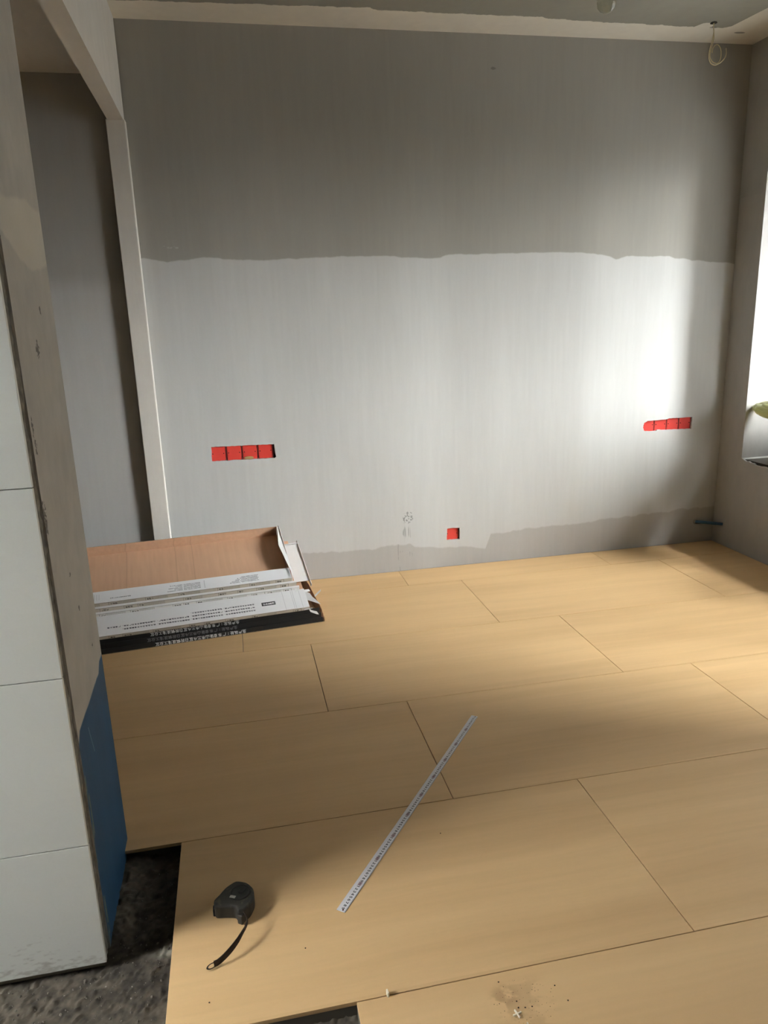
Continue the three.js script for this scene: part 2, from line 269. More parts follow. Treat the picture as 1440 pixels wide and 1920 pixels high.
  const H = 0.6106, zs = [0.006, 0.2523]; for (let i = 1; i <= 6; i++) zs.push(0.2523 + H * i);
  const offs = [-2.022, -1.723, -2.623, -2.322, -1.92, -2.722, -2.32], L = 1.2003, gap = 0.0022;
  const bed = [];
  for (let r = 0; r < 7; r++) {
    const xmin = r < 4 ? (r === 3 ? -4.7 : X0 + 0.01) : r === 4 ? -3.121 : r === 5 ? -2.722 : -3.52, z0 = zs[r] + gap / 2, z1 = zs[r + 1] - gap / 2;
    for (let k = -4; k < 4; k++) {
      let a = offs[r] + L * k, b = a + L; a = Math.max(a, xmin); b = Math.min(b, -0.006); if (b - a < 0.02) continue;
      a += gap / 2; b -= gap / 2;
      let zb = z1; if (r === 3 && b <= XP && a < -3.4) zb = Math.min(z1, ZP0 - 0.003);
      let parts = [[a, b, zb]];
      if (r === 3 && a < XP + 0.02 && b > XP) parts = [[a, b, z1]];
      for (const [pa, pb, pz] of parts) {
        const g2 = new RoundedBoxGeometry(pb - pa, 0.0105, pz - z0, 1, 0.0009), sx = rnd() < 0.5 ? 1 : -1, ox = -(pb - pa) / 2, oz = -(pz - z0) / 2;
        uvFrom(g2, 0, 2, sx > 0 ? ox : ox - 1.2, 1.2 * sx, oz, 0.6);
        const isMuddy = r === 5 && pa < -2.4 && pb > -2.4; if (isMuddy) uvFrom(g2, 0, 2, ox, 1.2, oz, 0.6);
        const pick = woods[Math.floor(rnd() * 3)], m = part('floor_tile', g2, isMuddy ? muddy : pick, floor); m.position.set((pa + pb) / 2, -0.0052, (z0 + pz) / 2);
        bed.push(box(pa + (r > 3 && k === -1 ? 0.012 : 0), pb, -0.05, -0.0105, z0 + 0.001, pz - (r === 3 ? 0.012 : 0.001)));
      }
    }
  }
  part('mortar_bed', boxUV(mergeGeometries(bed)), std({ color: 0x5a554c, roughness: 1 }), floor);
}

// ------------------------------------------------------------------ red socket boxes
{
  M.red = new THREE.MeshPhysicalMaterial({ color: 0xdc443c, roughness: 0.42, clearcoat: 0.2 });
  M.darkRed = std({ color: 0x8c1d1a, roughness: 0.6 }); M.hole = std({ color: 0x2a0a08, roughness: 0.9 });
  const words = [
    ['leftmost of the four red socket boxes in the row above the cartons', 'second from the left of the four red socket boxes above the cartons', 'third from left of four red socket boxes, smeared with brown plaster along its bottom', 'rightmost of the four red socket boxes in the row above the cartons'],
    ['single red socket box set low in the grey wall just above the floor'],
    ['leftmost red socket box near the window corner, partly buried in plaster', 'second red socket box from the left in the row near the window corner', 'third red socket box from the left in the row near the window corner', 'red socket box nearest the window corner, end of its row'],
  ];
  chases.forEach((c, ci) => {
    const w = 0.0795, pitch = ci === 2 ? 0.0805 : 0.0826;
    for (let i = 0; i < c.n; i++) {
      const cx = c.n === 1 ? (c.x0 + c.x1) / 2 - 0.003 : c.x1 - (ci === 0 ? 0.01 : 0.002) - w / 2 - (c.n - 1 - i) * pitch, cy = (c.yl + c.yr) / 2 + c.h / 2;
      const g = group('socket_box', [cx, cy, -0.012]);
      tag(g, words[ci][i], 'socket box', c.n > 1 ? (ci ? 'red socket boxes near the window corner' : 'red socket boxes above the cartons') : undefined);
      const h = 0.082, rim = 0.0025, shell = [box(-w / 2, w / 2, -h / 2, h / 2, -0.05, -0.046), box(-w / 2, -w / 2 + rim, -h / 2, h / 2, -0.046, 0), box(w / 2 - rim, w / 2, -h / 2, h / 2, -0.046, 0), box(-w / 2, w / 2, -h / 2, -h / 2 + rim, -0.046, 0), box(-w / 2, w / 2, h / 2 - rim, h / 2, -0.046, 0)];
      part('box_body', mergeGeometries(shell), M.darkRed, g);
      const cv = new RoundedBoxGeometry(w - 0.0075, h - 0.006, 0.004, 2, 0.0012); cv.translate(0, 0, -0.002); part('cover', cv, M.red, g);
      for (const s of [-1, 1]) { const sc = new THREE.CylinderGeometry(0.0028, 0.0028, 0.003, 12); sc.rotateX(Math.PI / 2); sc.translate(s * 0.0285, 0.002, 0.0002); part('screw_hole', sc, M.hole, g); }
      if (ci === 0 && i === 2) { const sm = new THREE.SphereGeometry(1, 16, 8); sm.scale(0.026, 0.009, 0.003); sm.translate(-0.008, -0.031, 0); part('plaster_smear', sm, std({ color: 0xa58a5c }), g); }
    }
  });
}

// ------------------------------------------------------------------ lettering by strokes (each point two digits on a 10 x 10 grid, y down)
const GLYPH = {
  生: '3014 1383 1686 0999 5059', 产: '4051 1282 3334 6364 1585 1509', 地: '0333 2018 0838 4537 4849 9997 4375 7579 6068', 址: '0333 2018 0838 6069 6494 4349 3999', 广: '4051 1282 1209', 东: '1282 4115 1585 5259 3718 6798 5949', 省: '5053 3123 7193 6226 3535 3439 3484 8489 3686 3888 3989', 佛: '2003 1219 3383 8386 8636 3639 3999 4149 6169', 山: '5058 1419 1999 9499', 市: '5051 1282 2428 2484 8488 5259', 三: '1282 2575 0999', 水: '5059 1333 3308 7355 5598', 区: '1191 1119 1999 3378 7338', 白: '4021 2129 2181 8189 2585 2989', 坭: '0333 2018 0838 4181 8184 4484 4139 6569 6999 8666', 镇: '2004 1333 0535 2329 2938 4191 6162 4242 4247 4282 8287 4484 4686 3798 5739 7799', 进: '1021 1333 2308 0899 4383 3686 5057 7078 5739', 港: '1021 0314 1809 3393 3696 5055 7075 4678 6688 4859 5999', 工: '1282 5258 0898', 业: '3038 6068 1326 9376 0999', 温: '1021 0314 1809 4181 4144 8184 4484 3686 3639 5659 7679 8689 2999', 馨: '1141 2022 0242 5191 6193 0494 1535 1737 2595 3686 2888 2629', 提: '0333 2018 1809 5181 5154 8184 5384 4595 7579 7797 5849', 示: '2171 0393 5359 3617 7698 5949', '：': '4344 4748', '。': '2627', '，': '2729', 规: '0232 0535 2029 2548 5191 5156 9196 7377 7759 7999', 格: '0333 2029 2316 5042 4385 5389 4696 5659 5999 9699', 色: '3013 2151 5144 1474 7477 1777 1418 1999 9997', 号: '2171 2124 7124 2474 0696 3758 5878 7869', 级: '3013 1335 3507 0747 5191 6159 8164 6499', 数: '0343 2026 0545 1848 6042 5393 8359 5399', 量: '2181 2124 8184 2484 0595 2787 2689 8689 0999',
};
function glyph(c, ch, x, y, s) { const g = GLYPH[ch]; if (!g) return; c.beginPath(); for (const st of g.split(' ')) { c.moveTo(x + (+st[0] + 0.3) / 10 * s, y + (+st[1] + 0.3) / 10 * s); c.lineTo(x + (+st[2] + 0.3) / 10 * s, y + (+st[3] + 0.3) / 10 * s); } c.stroke(); }
function line(c, text, x, y, s, adv = 1.08, lw = 0.13) { c.lineWidth = Math.max(1, s * lw); c.lineCap = 'square'; for (const ch of text) { if (ch !== ' ') glyph(c, ch, x, y, s); x += s * adv; } return x; }
const ADDRESS = '生产地址：广东省佛山市三水区白坭镇进港工业区';
const ALLG = Object.keys(GLYPH).filter((k) => !'：。，'.includes(k));
const filler = (n) => { let t = ''; for (let i = 0; i < n; i++) t += i && i % 13 === 12 ? '，' : ALLG[Math.floor(rnd() * ALLG.length)]; return t; };
const invert = (c, w, h) => { c.translate(w, h); c.rotate(Math.PI); };   // the cartons lie with their print upside down
const blackPrint = (ink, shift, hpx) => canvasTex(2048, hpx, (c, w, h) => { c.fillStyle = '#17181a'; c.fillRect(0, 0, w, h); invert(c, w, h); c.strokeStyle = ink; line(c, ADDRESS, shift, h - 38, 29, 1.09, 0.13); });
const flapPrint = canvasTex(2048, 256, (c, w, h) => {
  c.fillStyle = '#e9e9ea'; c.fillRect(0, 0, w, h); invert(c, w, h); c.strokeStyle = '#33333a'; const k = 2048 / 1.2;
  c.fillStyle = '#1b1c20'; c.fillRect(0.155 * k, 92, 112, 46); c.strokeStyle = '#f2f2f2'; line(c, '温馨提示：', 0.158 * k, 102, 25, 0.98, 0.13);
  c.strokeStyle = '#3a3a44';
  c.strokeStyle = '#2c2c34';
  line(c, filler(52), 0.255 * k, 44, 17, 1.17, 0.15); line(c, filler(57), 0.255 * k, 84, 17, 1.17, 0.15); line(c, filler(26), 0.255 * k, 124, 17, 1.17, 0.15);
  c.strokeStyle = 'rgba(120,120,125,0.5)'; c.lineWidth = 2; for (const x of [0.03, 0.062, 0.07, 0.112]) { c.beginPath(); c.moveTo(x * k, 0); c.lineTo(x * k, h); c.stroke(); }
});
const topPrint = canvasTex(2048, 160, (c, w, h) => {
  c.fillStyle = '#eef0f2'; c.fillRect(0, 0, w, h); invert(c, w, h); c.strokeStyle = '#4a4b55'; const k = 2048 / 1.2;
  for (let i = 0; i < 5; i++) line(c, filler(20 - i * 2), 0.16 * k + (i % 2) * 8, 30 + i * 19, 11, 1.1, 0.13);
  c.lineWidth = 1.5; c.beginPath(); c.moveTo(0.42 * k, 20); c.lineTo(0.42 * k, 130); c.stroke();
  for (let i = 0; i < 5; i++) line(c, filler(24 - (i * 5) % 9), 0.44 * k, 26 + i * 19, 10, 1.1, 0.13);
  line(c, filler(12), 0.76 * k, 40, 12, 1.1, 0.13);
  c.strokeStyle = '#9a9ca4'; for (let i = 0; i < 6; i++) { c.beginPath(); c.moveTo(0.9 * k + i * 18, 40); c.lineTo(0.9 * k + i * 18, 120); c.stroke(); }
});
const stripPrint = (bg, s0, hpx) => canvasTex(2048, hpx, (c, w, h) => {
  seed = s0; c.fillStyle = bg; c.fillRect(0, 0, w, h); invert(c, w, h); c.translate(0, h - 44); c.strokeStyle = '#2b2823'; c.lineWidth = 2; c.strokeRect(70, 7, 1900, 34);
  let x = 90; while (x < 1900) { x = line(c, filler(2 + Math.floor(rnd() * 2)), x, 15, 17, 1.1, 0.14) + 8; c.lineWidth = 2; c.beginPath(); c.moveTo(x, 7); c.lineTo(x, 41); c.stroke(); x += rr(20, 150); if (rnd() < 0.4) { const e = x + rr(60, 160); c.strokeStyle = 'rgba(70,66,60,0.55)'; for (; x < e; x += 7) { c.beginPath(); c.moveTo(x, 10); c.lineTo(x, 38); c.stroke(); } c.strokeStyle = '#45423c'; } }
});
// ------------------------------------------------------------------ packing cartons
{
  const kraft = tex(512, 512, 0, 1.2, 0, 0.6, (x, y) => { let k = 0.93 + 0.08 * fbm(x * 3, y * 3, 131, 3) + 0.05 * fbm(x * 90, y * 6, 133, 2); for (const cx of [0.42, 0.66, 0.745]) k *= 1 - 0.07 * step(0.004, 0.001, Math.abs(x - cx + 0.002 * Math.sin(y * 9))); return mul([208, 168, 136], k); });
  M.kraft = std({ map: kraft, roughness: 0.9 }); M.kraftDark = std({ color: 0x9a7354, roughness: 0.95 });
  M.edge = std({ color: 0xb9a88e, roughness: 0.95 }); M.liner = std({ color: 0xe8e8e8, roughness: 0.75 }); M.black = std({ color: 0x17181a, roughness: 0.55 });
  const T = 0.003;
  // board: a sheet of corrugated card; mats per box face (+x, -x, +y, -y, +z, -z)
  const frames = (name, pos, yaw, pitch, label, grp) => { const g = group(name, pos); g.rotation.set(pitch, yaw, 0, 'YXZ'); return tag(g, label, 'carton', grp); };
  const side = (g, n, b, mats, bend) => { const q = b.clone(); return part(n, q, mats, g); };
  const faces = (o) => [o.px || M.edge, o.nx || M.edge, o.py || M.edge, o.ny || M.edge, o.pz || M.edge, o.nz || M.edge];
  // --- flat lower cartons, black outside
  const YAW = 0.0997, zf = (x) => 0.722 - 0.1 * (x + 3.54);
  const inks = ['#e2e3e3', '#77787a', '#d6d7d7'];
  const inkAt = [0.372, 0.405, 0.388];
  [0, 1, 2].forEach((i) => {
    const xr = -2.532 - i * 0.006, dz = -0.011 * i, y0 = 0.0005 + i * 0.0036, top = [0.025, 0.046, 0.067][i];
    const g = frames('flat_carton', [xr, y0, zf(xr) + dz], YAW, 0, ['outermost black carton, lowest in the pile and flat on the floor tiles', 'middle one of the three nested black cartons with dim grey lettering', 'innermost of the three nested black cartons, just under the white flap with lettering'][i], 'black cartons at the bottom of the pile');
    const Lc = 1.216 - i * 0.012, D = 0.6 - i * 0.02, h = top - y0;
    const k = 2048 / Lc;
    const pr = std({ map: blackPrint(inks[i], inkAt[i] * k, Math.round(h * k)), roughness: 0.5 });
    part('base_panel', box(-Lc, 0, 0, T, -D, 0), faces({ py: M.kraft, ny: M.black }), g);
    part('front_side', box(-Lc, -0.005, 0, h, -T, 0), faces({ pz: pr, nz: M.kraft, py: M.black }), g);
    part('back_side', box(-Lc, 0, 0, h * 0.7, -D, -D + T), faces({ nz: M.black, pz: M.kraft }), g);
    // right end side, leaning outwards
    const es = new THREE.Shape(); es.moveTo(0, 0); es.lineTo(D, 0); es.lineTo(D, h * 0.9); es.lineTo(D * 0.6, h * 1.05); es.lineTo(D * 0.3, h * 0.85); es.lineTo(0.06, h * (0.95 - i * 0.08)); es.lineTo(0.012, h * 0.7); es.lineTo(0, h * 0.35); es.closePath();
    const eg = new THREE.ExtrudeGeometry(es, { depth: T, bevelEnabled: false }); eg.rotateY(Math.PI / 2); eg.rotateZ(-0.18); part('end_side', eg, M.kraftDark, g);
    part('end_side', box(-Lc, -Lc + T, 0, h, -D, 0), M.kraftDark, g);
  });
  // --- upper cartons, leaning up to the wall
  const INC = 20.5 * Math.PI / 180;
  const P = (x, t, n) => { const g = new THREE.Vector3(0, n, -t).applyEuler(new THREE.Euler(INC, YAW, 0, 'YXZ')); return [x + g.x, 0.066 + g.y, zf(x) - 0.012 + g.z]; };
  const strips = ['#bdb6aa', '#e6e4e0', '#c4bcae', '#bfb7a8'];
  const defs = [
    { x: -2.598, t: 0, n: 0.002, h: 0.018, L: 1.2, D: 0.56, flap: 0.135, flapMat: flapPrint, label: 'white printed carton with a wide lettered flap, directly on the black cartons' },
    { x: -2.62, t: 0.136, n: 0.012, h: 0.023, L: 1.19, D: 0.45, flap: 0.012, flapMat: null, label: 'flattened white carton with a bright printed edge, behind the wide lettered flap' },
    { x: -2.632, t: 0.15, n: 0.016, h: 0.04, L: 1.19, D: 0.44, flap: 0.012, flapMat: null, label: 'flattened carton with a beige printed edge, next below the open carton' },
    { x: -2.652, t: 0.164, n: 0.025, h: 0.051, L: 1.19, D: 0.43, flap: 0.08, flapMat: topPrint, label: 'open carton with brown inside on top of the pile, leaning against the wall' },
  ];
  defs.forEach((d, i) => {
    const g = frames(i === 3 ? 'open_carton' : 'flattened_carton', P(d.x, d.t, d.n), YAW, INC, d.label, i < 3 ? 'white cartons in the pile' : undefined);
    const { L, D, h } = d, st = std({ map: stripPrint(strips[i], 7 + 3 * i, Math.max(30, Math.round(h * 1684))), roughness: 0.7 });
    part('base_panel', box(-L, 0, 0, T, -D, 0), faces({ py: M.kraft, ny: M.liner }), g);
    part('front_side', box(-L, 0, 0, h, -T, 0), faces({ pz: st, nz: M.kraft, py: M.liner }), g);
    const fm = d.flapMat ? std({ map: d.flapMat, roughness: 0.7 }) : M.liner;
    const fg = box(-L, 0, h, h + 0.002, -d.flap, 0); part('front_flap', fg, faces({ py: fm, ny: M.kraft, pz: M.liner }), g);
    if (i === 3) {
      part('back_side', box(-L, 0, 0, 0.058, -D - T, -D), faces({ pz: M.kraft, nz: M.liner, py: M.edge }), g);
      const es = new THREE.Shape(); es.moveTo(0, 0); es.lineTo(D, 0); es.lineTo(D, 0.066); es.lineTo(D * 0.8, 0.07); es.lineTo(D * 0.45, 0.066); es.lineTo(0.1, 0.055); es.lineTo(0.02, 0.04); es.closePath();
      const eg = new THREE.ExtrudeGeometry(es, { depth: T, bevelEnabled: false }); eg.rotateY(Math.PI / 2); eg.rotateZ(-0.12); part('end_side', eg, [M.kraft, M.liner], g);
      part('end_side', box(-L, -L + T, 0, 0.05, -D, 0), faces({ px: M.kraft, nx: M.liner }), g);
      // outer liner peeled off the end, hanging outwards as a white strip
      const fs = new THREE.Shape(); fs.moveTo(0.0, 0); fs.lineTo(0.05, -0.012); fs.lineTo(0.14, 0.008); fs.lineTo(0.25, 0.03); fs.lineTo(D - 0.01, 0.004); fs.lineTo(D, 0.0); fs.lineTo(0.25, -0.004); fs.closePath();
      const pg = new THREE.ExtrudeGeometry(fs, { depth: 0.0012, bevelEnabled: false }); pg.rotateX(-Math.PI / 2); pg.rotateY(Math.PI / 2); pg.rotateZ(-0.35); pg.translate(0.006, 0.062, 0); 
      part('peeled_liner', pg, M.liner, g);
    } else {
      part('end_side', box(-L, -L + T, 0, h, -D, 0), faces({ px: M.kraft }), g);
    }
    if (i === 1) {   // the end flap, folded flat outwards beside the open carton
      part('end_flap', box(-0.02, 0.062, 0.004, 0.0065, -0.375, -0.06), faces({ py: M.liner, ny: M.kraft }), g);
      const lip = box(-0.03, 0.062, 0, 0.0025, 0, 0.03); lip.rotateX(-0.7); lip.translate(0, 0.0065, -0.375); part('end_flap_lip', lip, M.liner, g);
      const rim = box(0, 0.0025, 0, 0.014, -0.4, -0.02); rim.rotateZ(-0.25); rim.translate(0.062, 0, 0); part('end_rim', rim, M.liner, g);
    }
    const shard = (pts, x, y, z, rx, rz) => { const s = new THREE.Shape(); pts.forEach((q, k) => k ? s.lineTo(...q) : s.moveTo(...q)); s.closePath(); const e = new THREE.ExtrudeGeometry(s, { depth: 0.0012, bevelEnabled: false }); e.rotateX(-Math.PI / 2 + rx); e.rotateZ(rz); e.translate(x, y, z); part('torn_liner', e, M.liner, g); };
    if (i === 0) {
      shard([[0, 0], [0.03, -0.03], [0.062, -0.062], [0.045, -0.02], [0.035, 0.0], [0.028, 0.03], [0, 0.06]], -0.004, 0.006, -0.07, 0.1, 0.25);
      shard([[0, 0], [0.035, 0.016], [0.04, 0.026], [0.02, 0.018], [0, 0.01]], 0.045, 0.004, -0.08, 0.5, 0.35);
      shard([[0, 0], [0.012, -0.016], [0.034, -0.03], [0.04, -0.05], [0.03, -0.046], [0.004, -0.024]], -0.003, 0.0, -0.01, 0.15, 0.1);
    }
    if (i === 2) shard([[0, 0], [0.03, -0.004], [0.075, 0.004], [0.07, 0.016], [0.02, 0.012], [0.0, 0.028]], -0.012, 0.004, 0.035, 0.3, -0.1);
  });
  // two white scraps of torn liner lying on the black carton's end
  const scrap = (pts, pos, ry, label) => { const s = new THREE.Shape(); pts.forEach((q, k) => k ? s.lineTo(...q) : s.moveTo(...q)); s.closePath(); const e = new THREE.ExtrudeGeometry(s, { depth: 0.0015, bevelEnabled: false }); e.rotateX(-Math.PI / 2); e.rotateY(ry); const m = mesh('paper_scrap', e, M.liner); m.position.set(...pos); return tag(m, label, 'paper scrap'); };
  scrap([[0, 0], [0.02, 0.006], [0.043, 0.007], [0.044, 0.014], [0.018, 0.013], [0.002, 0.006]], [-2.625, 0.0755, 0.635], 0.1, 'thin white scrap of torn paper on the black carton below the lettered flap');
}

// ------------------------------------------------------------------ steel ruler
{
  const t = canvasTex(2048, 64, (c, w, h) => {
    c.fillStyle = '#e2e0e3'; c.fillRect(0, 0, w, h); c.fillStyle = '#1c1c20'; c.strokeStyle = '#34343a'; c.textAlign = 'center'; c.textBaseline = 'middle';
    for (let mmk = 5; mmk < 1000; mmk += 1) { const x = mmk / 1000 * w, l = mmk % 10 === 0 ? 12 : mmk % 5 === 0 ? 9 : 5; c.lineWidth = 0.6; c.beginPath(); c.moveTo(x, 0); c.lineTo(x, l); c.stroke(); }
    for (let cm = 1; cm < 100; cm++) { const x = cm / 100 * w; if (cm % 10) { c.font = 'bold 27px sans-serif'; c.fillText(String(cm % 10), x, 27); } else { c.fillStyle = '#b3a2a8'; c.fillRect(x - 14, 13, 28, 28); c.fillStyle = '#5a2f3a'; c.font = 'bold 21px sans-serif'; c.fillText(String(cm), x, 27); c.fillStyle = '#1c1c20'; } }
  });
  const a = new THREE.Vector3(-2.718, 0, 2.44), b = new THREE.Vector3(-2.108, 0, 1.646), mid = a.clone().add(b).multiplyScalar(0.5), len = a.distanceTo(b);
  const g = group('steel_ruler', [mid.x, 0.0004, mid.z]); g.rotation.y = Math.atan2(-(a.z - b.z), a.x - b.x);
  tag(g, 'long steel ruler with black centimetre figures lying across the beige floor tiles', 'ruler');
  const steel = { roughness: 0.4, metalness: 0.12 };
  const geo = new RoundedBoxGeometry(len, 0.0014, 0.024, 1, 0.0005); geo.translate(0, 0.0008, 0); uvFrom(geo, 0, 2, -len / 2, len, 0.012, -0.024);
  part('blade', geo, std({ map: t, ...steel }), g);
  for (const s of [-1, 1]) { const r = new THREE.CylinderGeometry(0.0022, 0.0022, 0.0004, 16); r.translate(s * (len / 2 - 0.005), 0.0016, -0.004); part('hang_hole', r, std({ color: 0x5b2f2c }), g); }
}

// ------------------------------------------------------------------ tape measure with wrist strap
{
  const ox = -2.975, oz = 2.37, g = group('tape_measure', [ox, 0, oz]);
  tag(g, 'dark dusty tape measure with a wrist strap lying on the floor tile', 'tape measure');
  M.rubber = std({ map: tex(256, 256, 0, 0.12, 0, 0.12, (x, y) => mix([40, 38, 31], [76, 70, 56], 0.75 * step(0.5, 0.8, fbm(x * 90, y * 90, 141, 4)))), roughness: 0.72 });
  M.rubber2 = std({ color: 0x24231d, roughness: 0.8 });
  const shrink = (q) => { q.translate(-0.004, 0, 0.004); q.scale(0.84, 0.9, 0.84); q.translate(0.006, 0, -0.004); return q; };
  const pts = [[-3.0, 2.328], [-2.97, 2.309], [-2.938, 2.322], [-2.919, 2.35], [-2.918, 2.385], [-2.93, 2.415], [-2.948, 2.432], [-2.965, 2.432], [-2.975, 2.413], [-3.0, 2.405], [-3.03, 2.398], [-3.034, 2.372], [-3.02, 2.354]];
  const cv = new THREE.CatmullRomCurve3(pts.map(([x, z]) => new THREE.Vector3(x - ox, -(z - oz), 0)), true, 'catmullrom', 0.35).getPoints(72);
  const sh = new THREE.Shape(cv.map((v) => new THREE.Vector2(v.x, v.y)));
  const body = new THREE.ExtrudeGeometry(sh, { depth: 0.026, bevelEnabled: true, bevelThickness: 0.009, bevelSize: 0.008, bevelOffset: -0.008, bevelSegments: 4 });
  body.rotateX(-Math.PI / 2); body.translate(0, 0.0095, 0); uvFrom(body, 0, 2, 0, 0.12, 0, 0.12); shrink(body); part('case', body, M.rubber, g);
  const ringPos = (x, z) => [x - ox, z - oz];
  { const [x, z] = ringPos(-2.957, 2.362); const r = new THREE.TorusGeometry(0.027, 0.0035, 10, 40); r.rotateX(Math.PI / 2); r.translate(x, 0.0445, z); shrink(r); part('face_ring', r, M.rubber2, g);
    const d = new THREE.CylinderGeometry(0.0245, 0.0245, 0.003, 32); d.translate(x, 0.0443, z); shrink(d); part('face_plate', d, std({ color: 0x15150f, roughness: 0.5 }), g);
    const lb = new THREE.BoxGeometry(0.017, 0.0012, 0.009); lb.rotateY(-0.45); lb.translate(x - 0.022, 0.0478, z + 0.016); shrink(lb); part('worn_label', lb, std({ color: 0x9a978a }), g);
    const lk = new RoundedBoxGeometry(0.026, 0.008, 0.014, 2, 0.003); lk.rotateY(0.9); lk.translate(x + 0.006, 0.046, z - 0.004); shrink(lk); part('lock_button', lk, M.rubber2, g); }
  { const grip = new RoundedBoxGeometry(0.018, 0.03, 0.022, 2, 0.004); grip.rotateY(-0.6); grip.translate(-2.956 - ox, 0.0195, 2.431 - oz); shrink(grip); part('strap_lug', grip, M.rubber, g);
    const lip = new RoundedBoxGeometry(0.008, 0.022, 0.022, 2, 0.003); lip.translate(-3.034 - ox, 0.016, 2.382 - oz); shrink(lip); part('tape_mouth', lip, std({ color: 0x0e0d0a }), g); }
  // strap: a ribbon standing on its edge, looped at the end
  const c = new THREE.CatmullRomCurve3([[-2.951, 0.034, 2.42], [-2.946, 0.034, 2.434], [-2.943, 0.034, 2.448], [-2.946, 0.034, 2.466], [-2.956, 0.032, 2.484], [-2.967, 0.028, 2.5], [-2.983, 0.022, 2.516], [-3.001, 0.016, 2.529], [-3.013, 0.012, 2.534], [-3.021, 0.011, 2.536]].map(([x, y, z]) => new THREE.Vector3(x - ox, y, z - oz)));
  const N = 60, hw = (u) => 0.0022 + 0.0042 * step(0.25, 0.7, u), th = 0.0014, pos = [], idx = [];
  for (let i = 0; i <= N; i++) { const u = i / N, p = c.getPoint(u), t = c.getTangent(u), s = new THREE.Vector3(-t.z, 0, t.x).normalize(), up = new THREE.Vector3(0.25 * s.x, 0.97, 0.25 * s.z), h = hw(u); for (const [a, b] of [[-1, -1], [1, -1], [1, 1], [-1, 1]]) pos.push(p.x + s.x * a * th + up.x * b * h, p.y + up.y * b * h, p.z + s.z * a * th + up.z * b * h); if (i) for (let k = 0; k < 4; k++) { const q = (i - 1) * 4 + k, w = (i - 1) * 4 + (k + 1) % 4; idx.push(q, w, q + 4, w, w + 4, q + 4); } }
  const sg = new THREE.BufferGeometry(); sg.setAttribute('position', new THREE.Float32BufferAttribute(pos, 3)); sg.setIndex(idx); sg.computeVertexNormals(); sg.setAttribute('uv', new THREE.Float32BufferAttribute(new Float32Array(pos.length / 3 * 2), 2));
  const strap = part('wrist_strap', sg, std({ color: 0x2a1d14, roughness: 0.8, side: THREE.DoubleSide }), g);
  const lp = new THREE.TorusGeometry(0.008, 0.0016, 8, 28); lp.scale(1.35, 0.6, 1); lp.rotateX(-Math.PI / 2 + 0.5); lp.rotateY(0.45); lp.translate(-3.026 - ox, 0.0085, 2.537 - oz); part('strap_loop', lp, std({ color: 0x241a12 }), strap);
}

// ------------------------------------------------------------------ tile spacers and crumbs
{
  M.spacer = std({ color: 0xf4e9d2, roughness: 0.5 });
  const cross = () => { const g = [new RoundedBoxGeometry(0.02, 0.004, 0.003, 1, 0.0006), new RoundedBoxGeometry(0.003, 0.004, 0.02, 1, 0.0006)]; return mergeGeometries(g.map((q) => q.toNonIndexed())); };
  const add = (x, y, z, ry, geo, label) => { const m = mesh('tile_spacer', geo, M.spacer); m.position.set(x, y, z); m.rotation.y = ry; tag(m, label, 'tile spacer', 'loose tile spacers'); };
  add(-2.4, 0.0021, 2.801, 0.22, cross(), 'cream plastic cross spacer lying loose on the dusty tile');
  add(-2.387, 0.0021, 2.834, 0.1, cross(), 'cream spacer cut off by the bottom edge of the photo, nearest the camera');
  const st = new RoundedBoxGeometry(0.004, 0.014, 0.012, 1, 0.0008); add(-2.653, 0.004, 2.694, 0.12, st, 'cream spacer standing upright in the joint between two floor tiles');
  const cr = [], put = (x, z, s) => { const d = new THREE.DodecahedronGeometry(s, 0); d.scale(1, 0.7, 1); d.rotateY(rnd() * 6); d.translate(x, s * 0.55, z); cr.push(d); };
  for (const [x, z] of [[-2.411, 2.719], [-2.284, 2.795], [-2.39, 2.772], [-2.392, 2.787], [-2.378, 2.79], [-2.363, 2.791], [-2.402, 2.225], [-3.03, 2.624], [-2.814, 2.53], [-2.296, 2.755]]) put(x, z, 0.0018);
  for (let i = 0; i < 90; i++) { const a = rnd() * 6.28, r = 0.07 * Math.sqrt(rnd()); put(-2.372 + Math.cos(a) * r, 2.775 + Math.sin(a) * r * 0.8, rr(0.0003, 0.0009)); }
  tag(mesh('mortar_crumbs', mergeGeometries(cr), std({ color: 0x4a3d2c, roughness: 1 })), 'small dark mortar crumbs scattered on the floor tiles', 'crumbs', null, 'stuff');
}

// ------------------------------------------------------------------ pipe stub, ceiling wires, bulb
{
  const a = new THREE.Vector3(-0.124, 0.13, 0), b = new THREE.Vector3(-0.004, 0.129, 0.098), g = group('conduit_stub', [a.x, a.y, a.z]);
  tag(g, 'short blue plastic conduit poking out of the wall low in the corner', 'pipe');
  const dir = b.clone().sub(a), len = dir.length();
  const prof = [[0.0075, 0], [0.0095, 0], [0.0095, len - 0.035], [0.0085, len - 0.034], [0.0085, len], [0.0065, len], [0.0065, len - 0.03], [0.0075, 0.0]].map(([r, y]) => new THREE.Vector2(r, y));
  const pg = new THREE.LatheGeometry(prof, 24); pg.applyQuaternion(new THREE.Quaternion().setFromUnitVectors(new THREE.Vector3(0, 1, 0), dir.normalize())); part('conduit', pg, std({ color: 0x2f5878, roughness: 0.45, side: THREE.DoubleSide }), g);
  const c = new THREE.TorusGeometry(0.013, 0.004, 8, 24); c.scale(1, 1, 0.5); part('plaster_collar', c, std({ color: 0xa09a90 }), g);
}
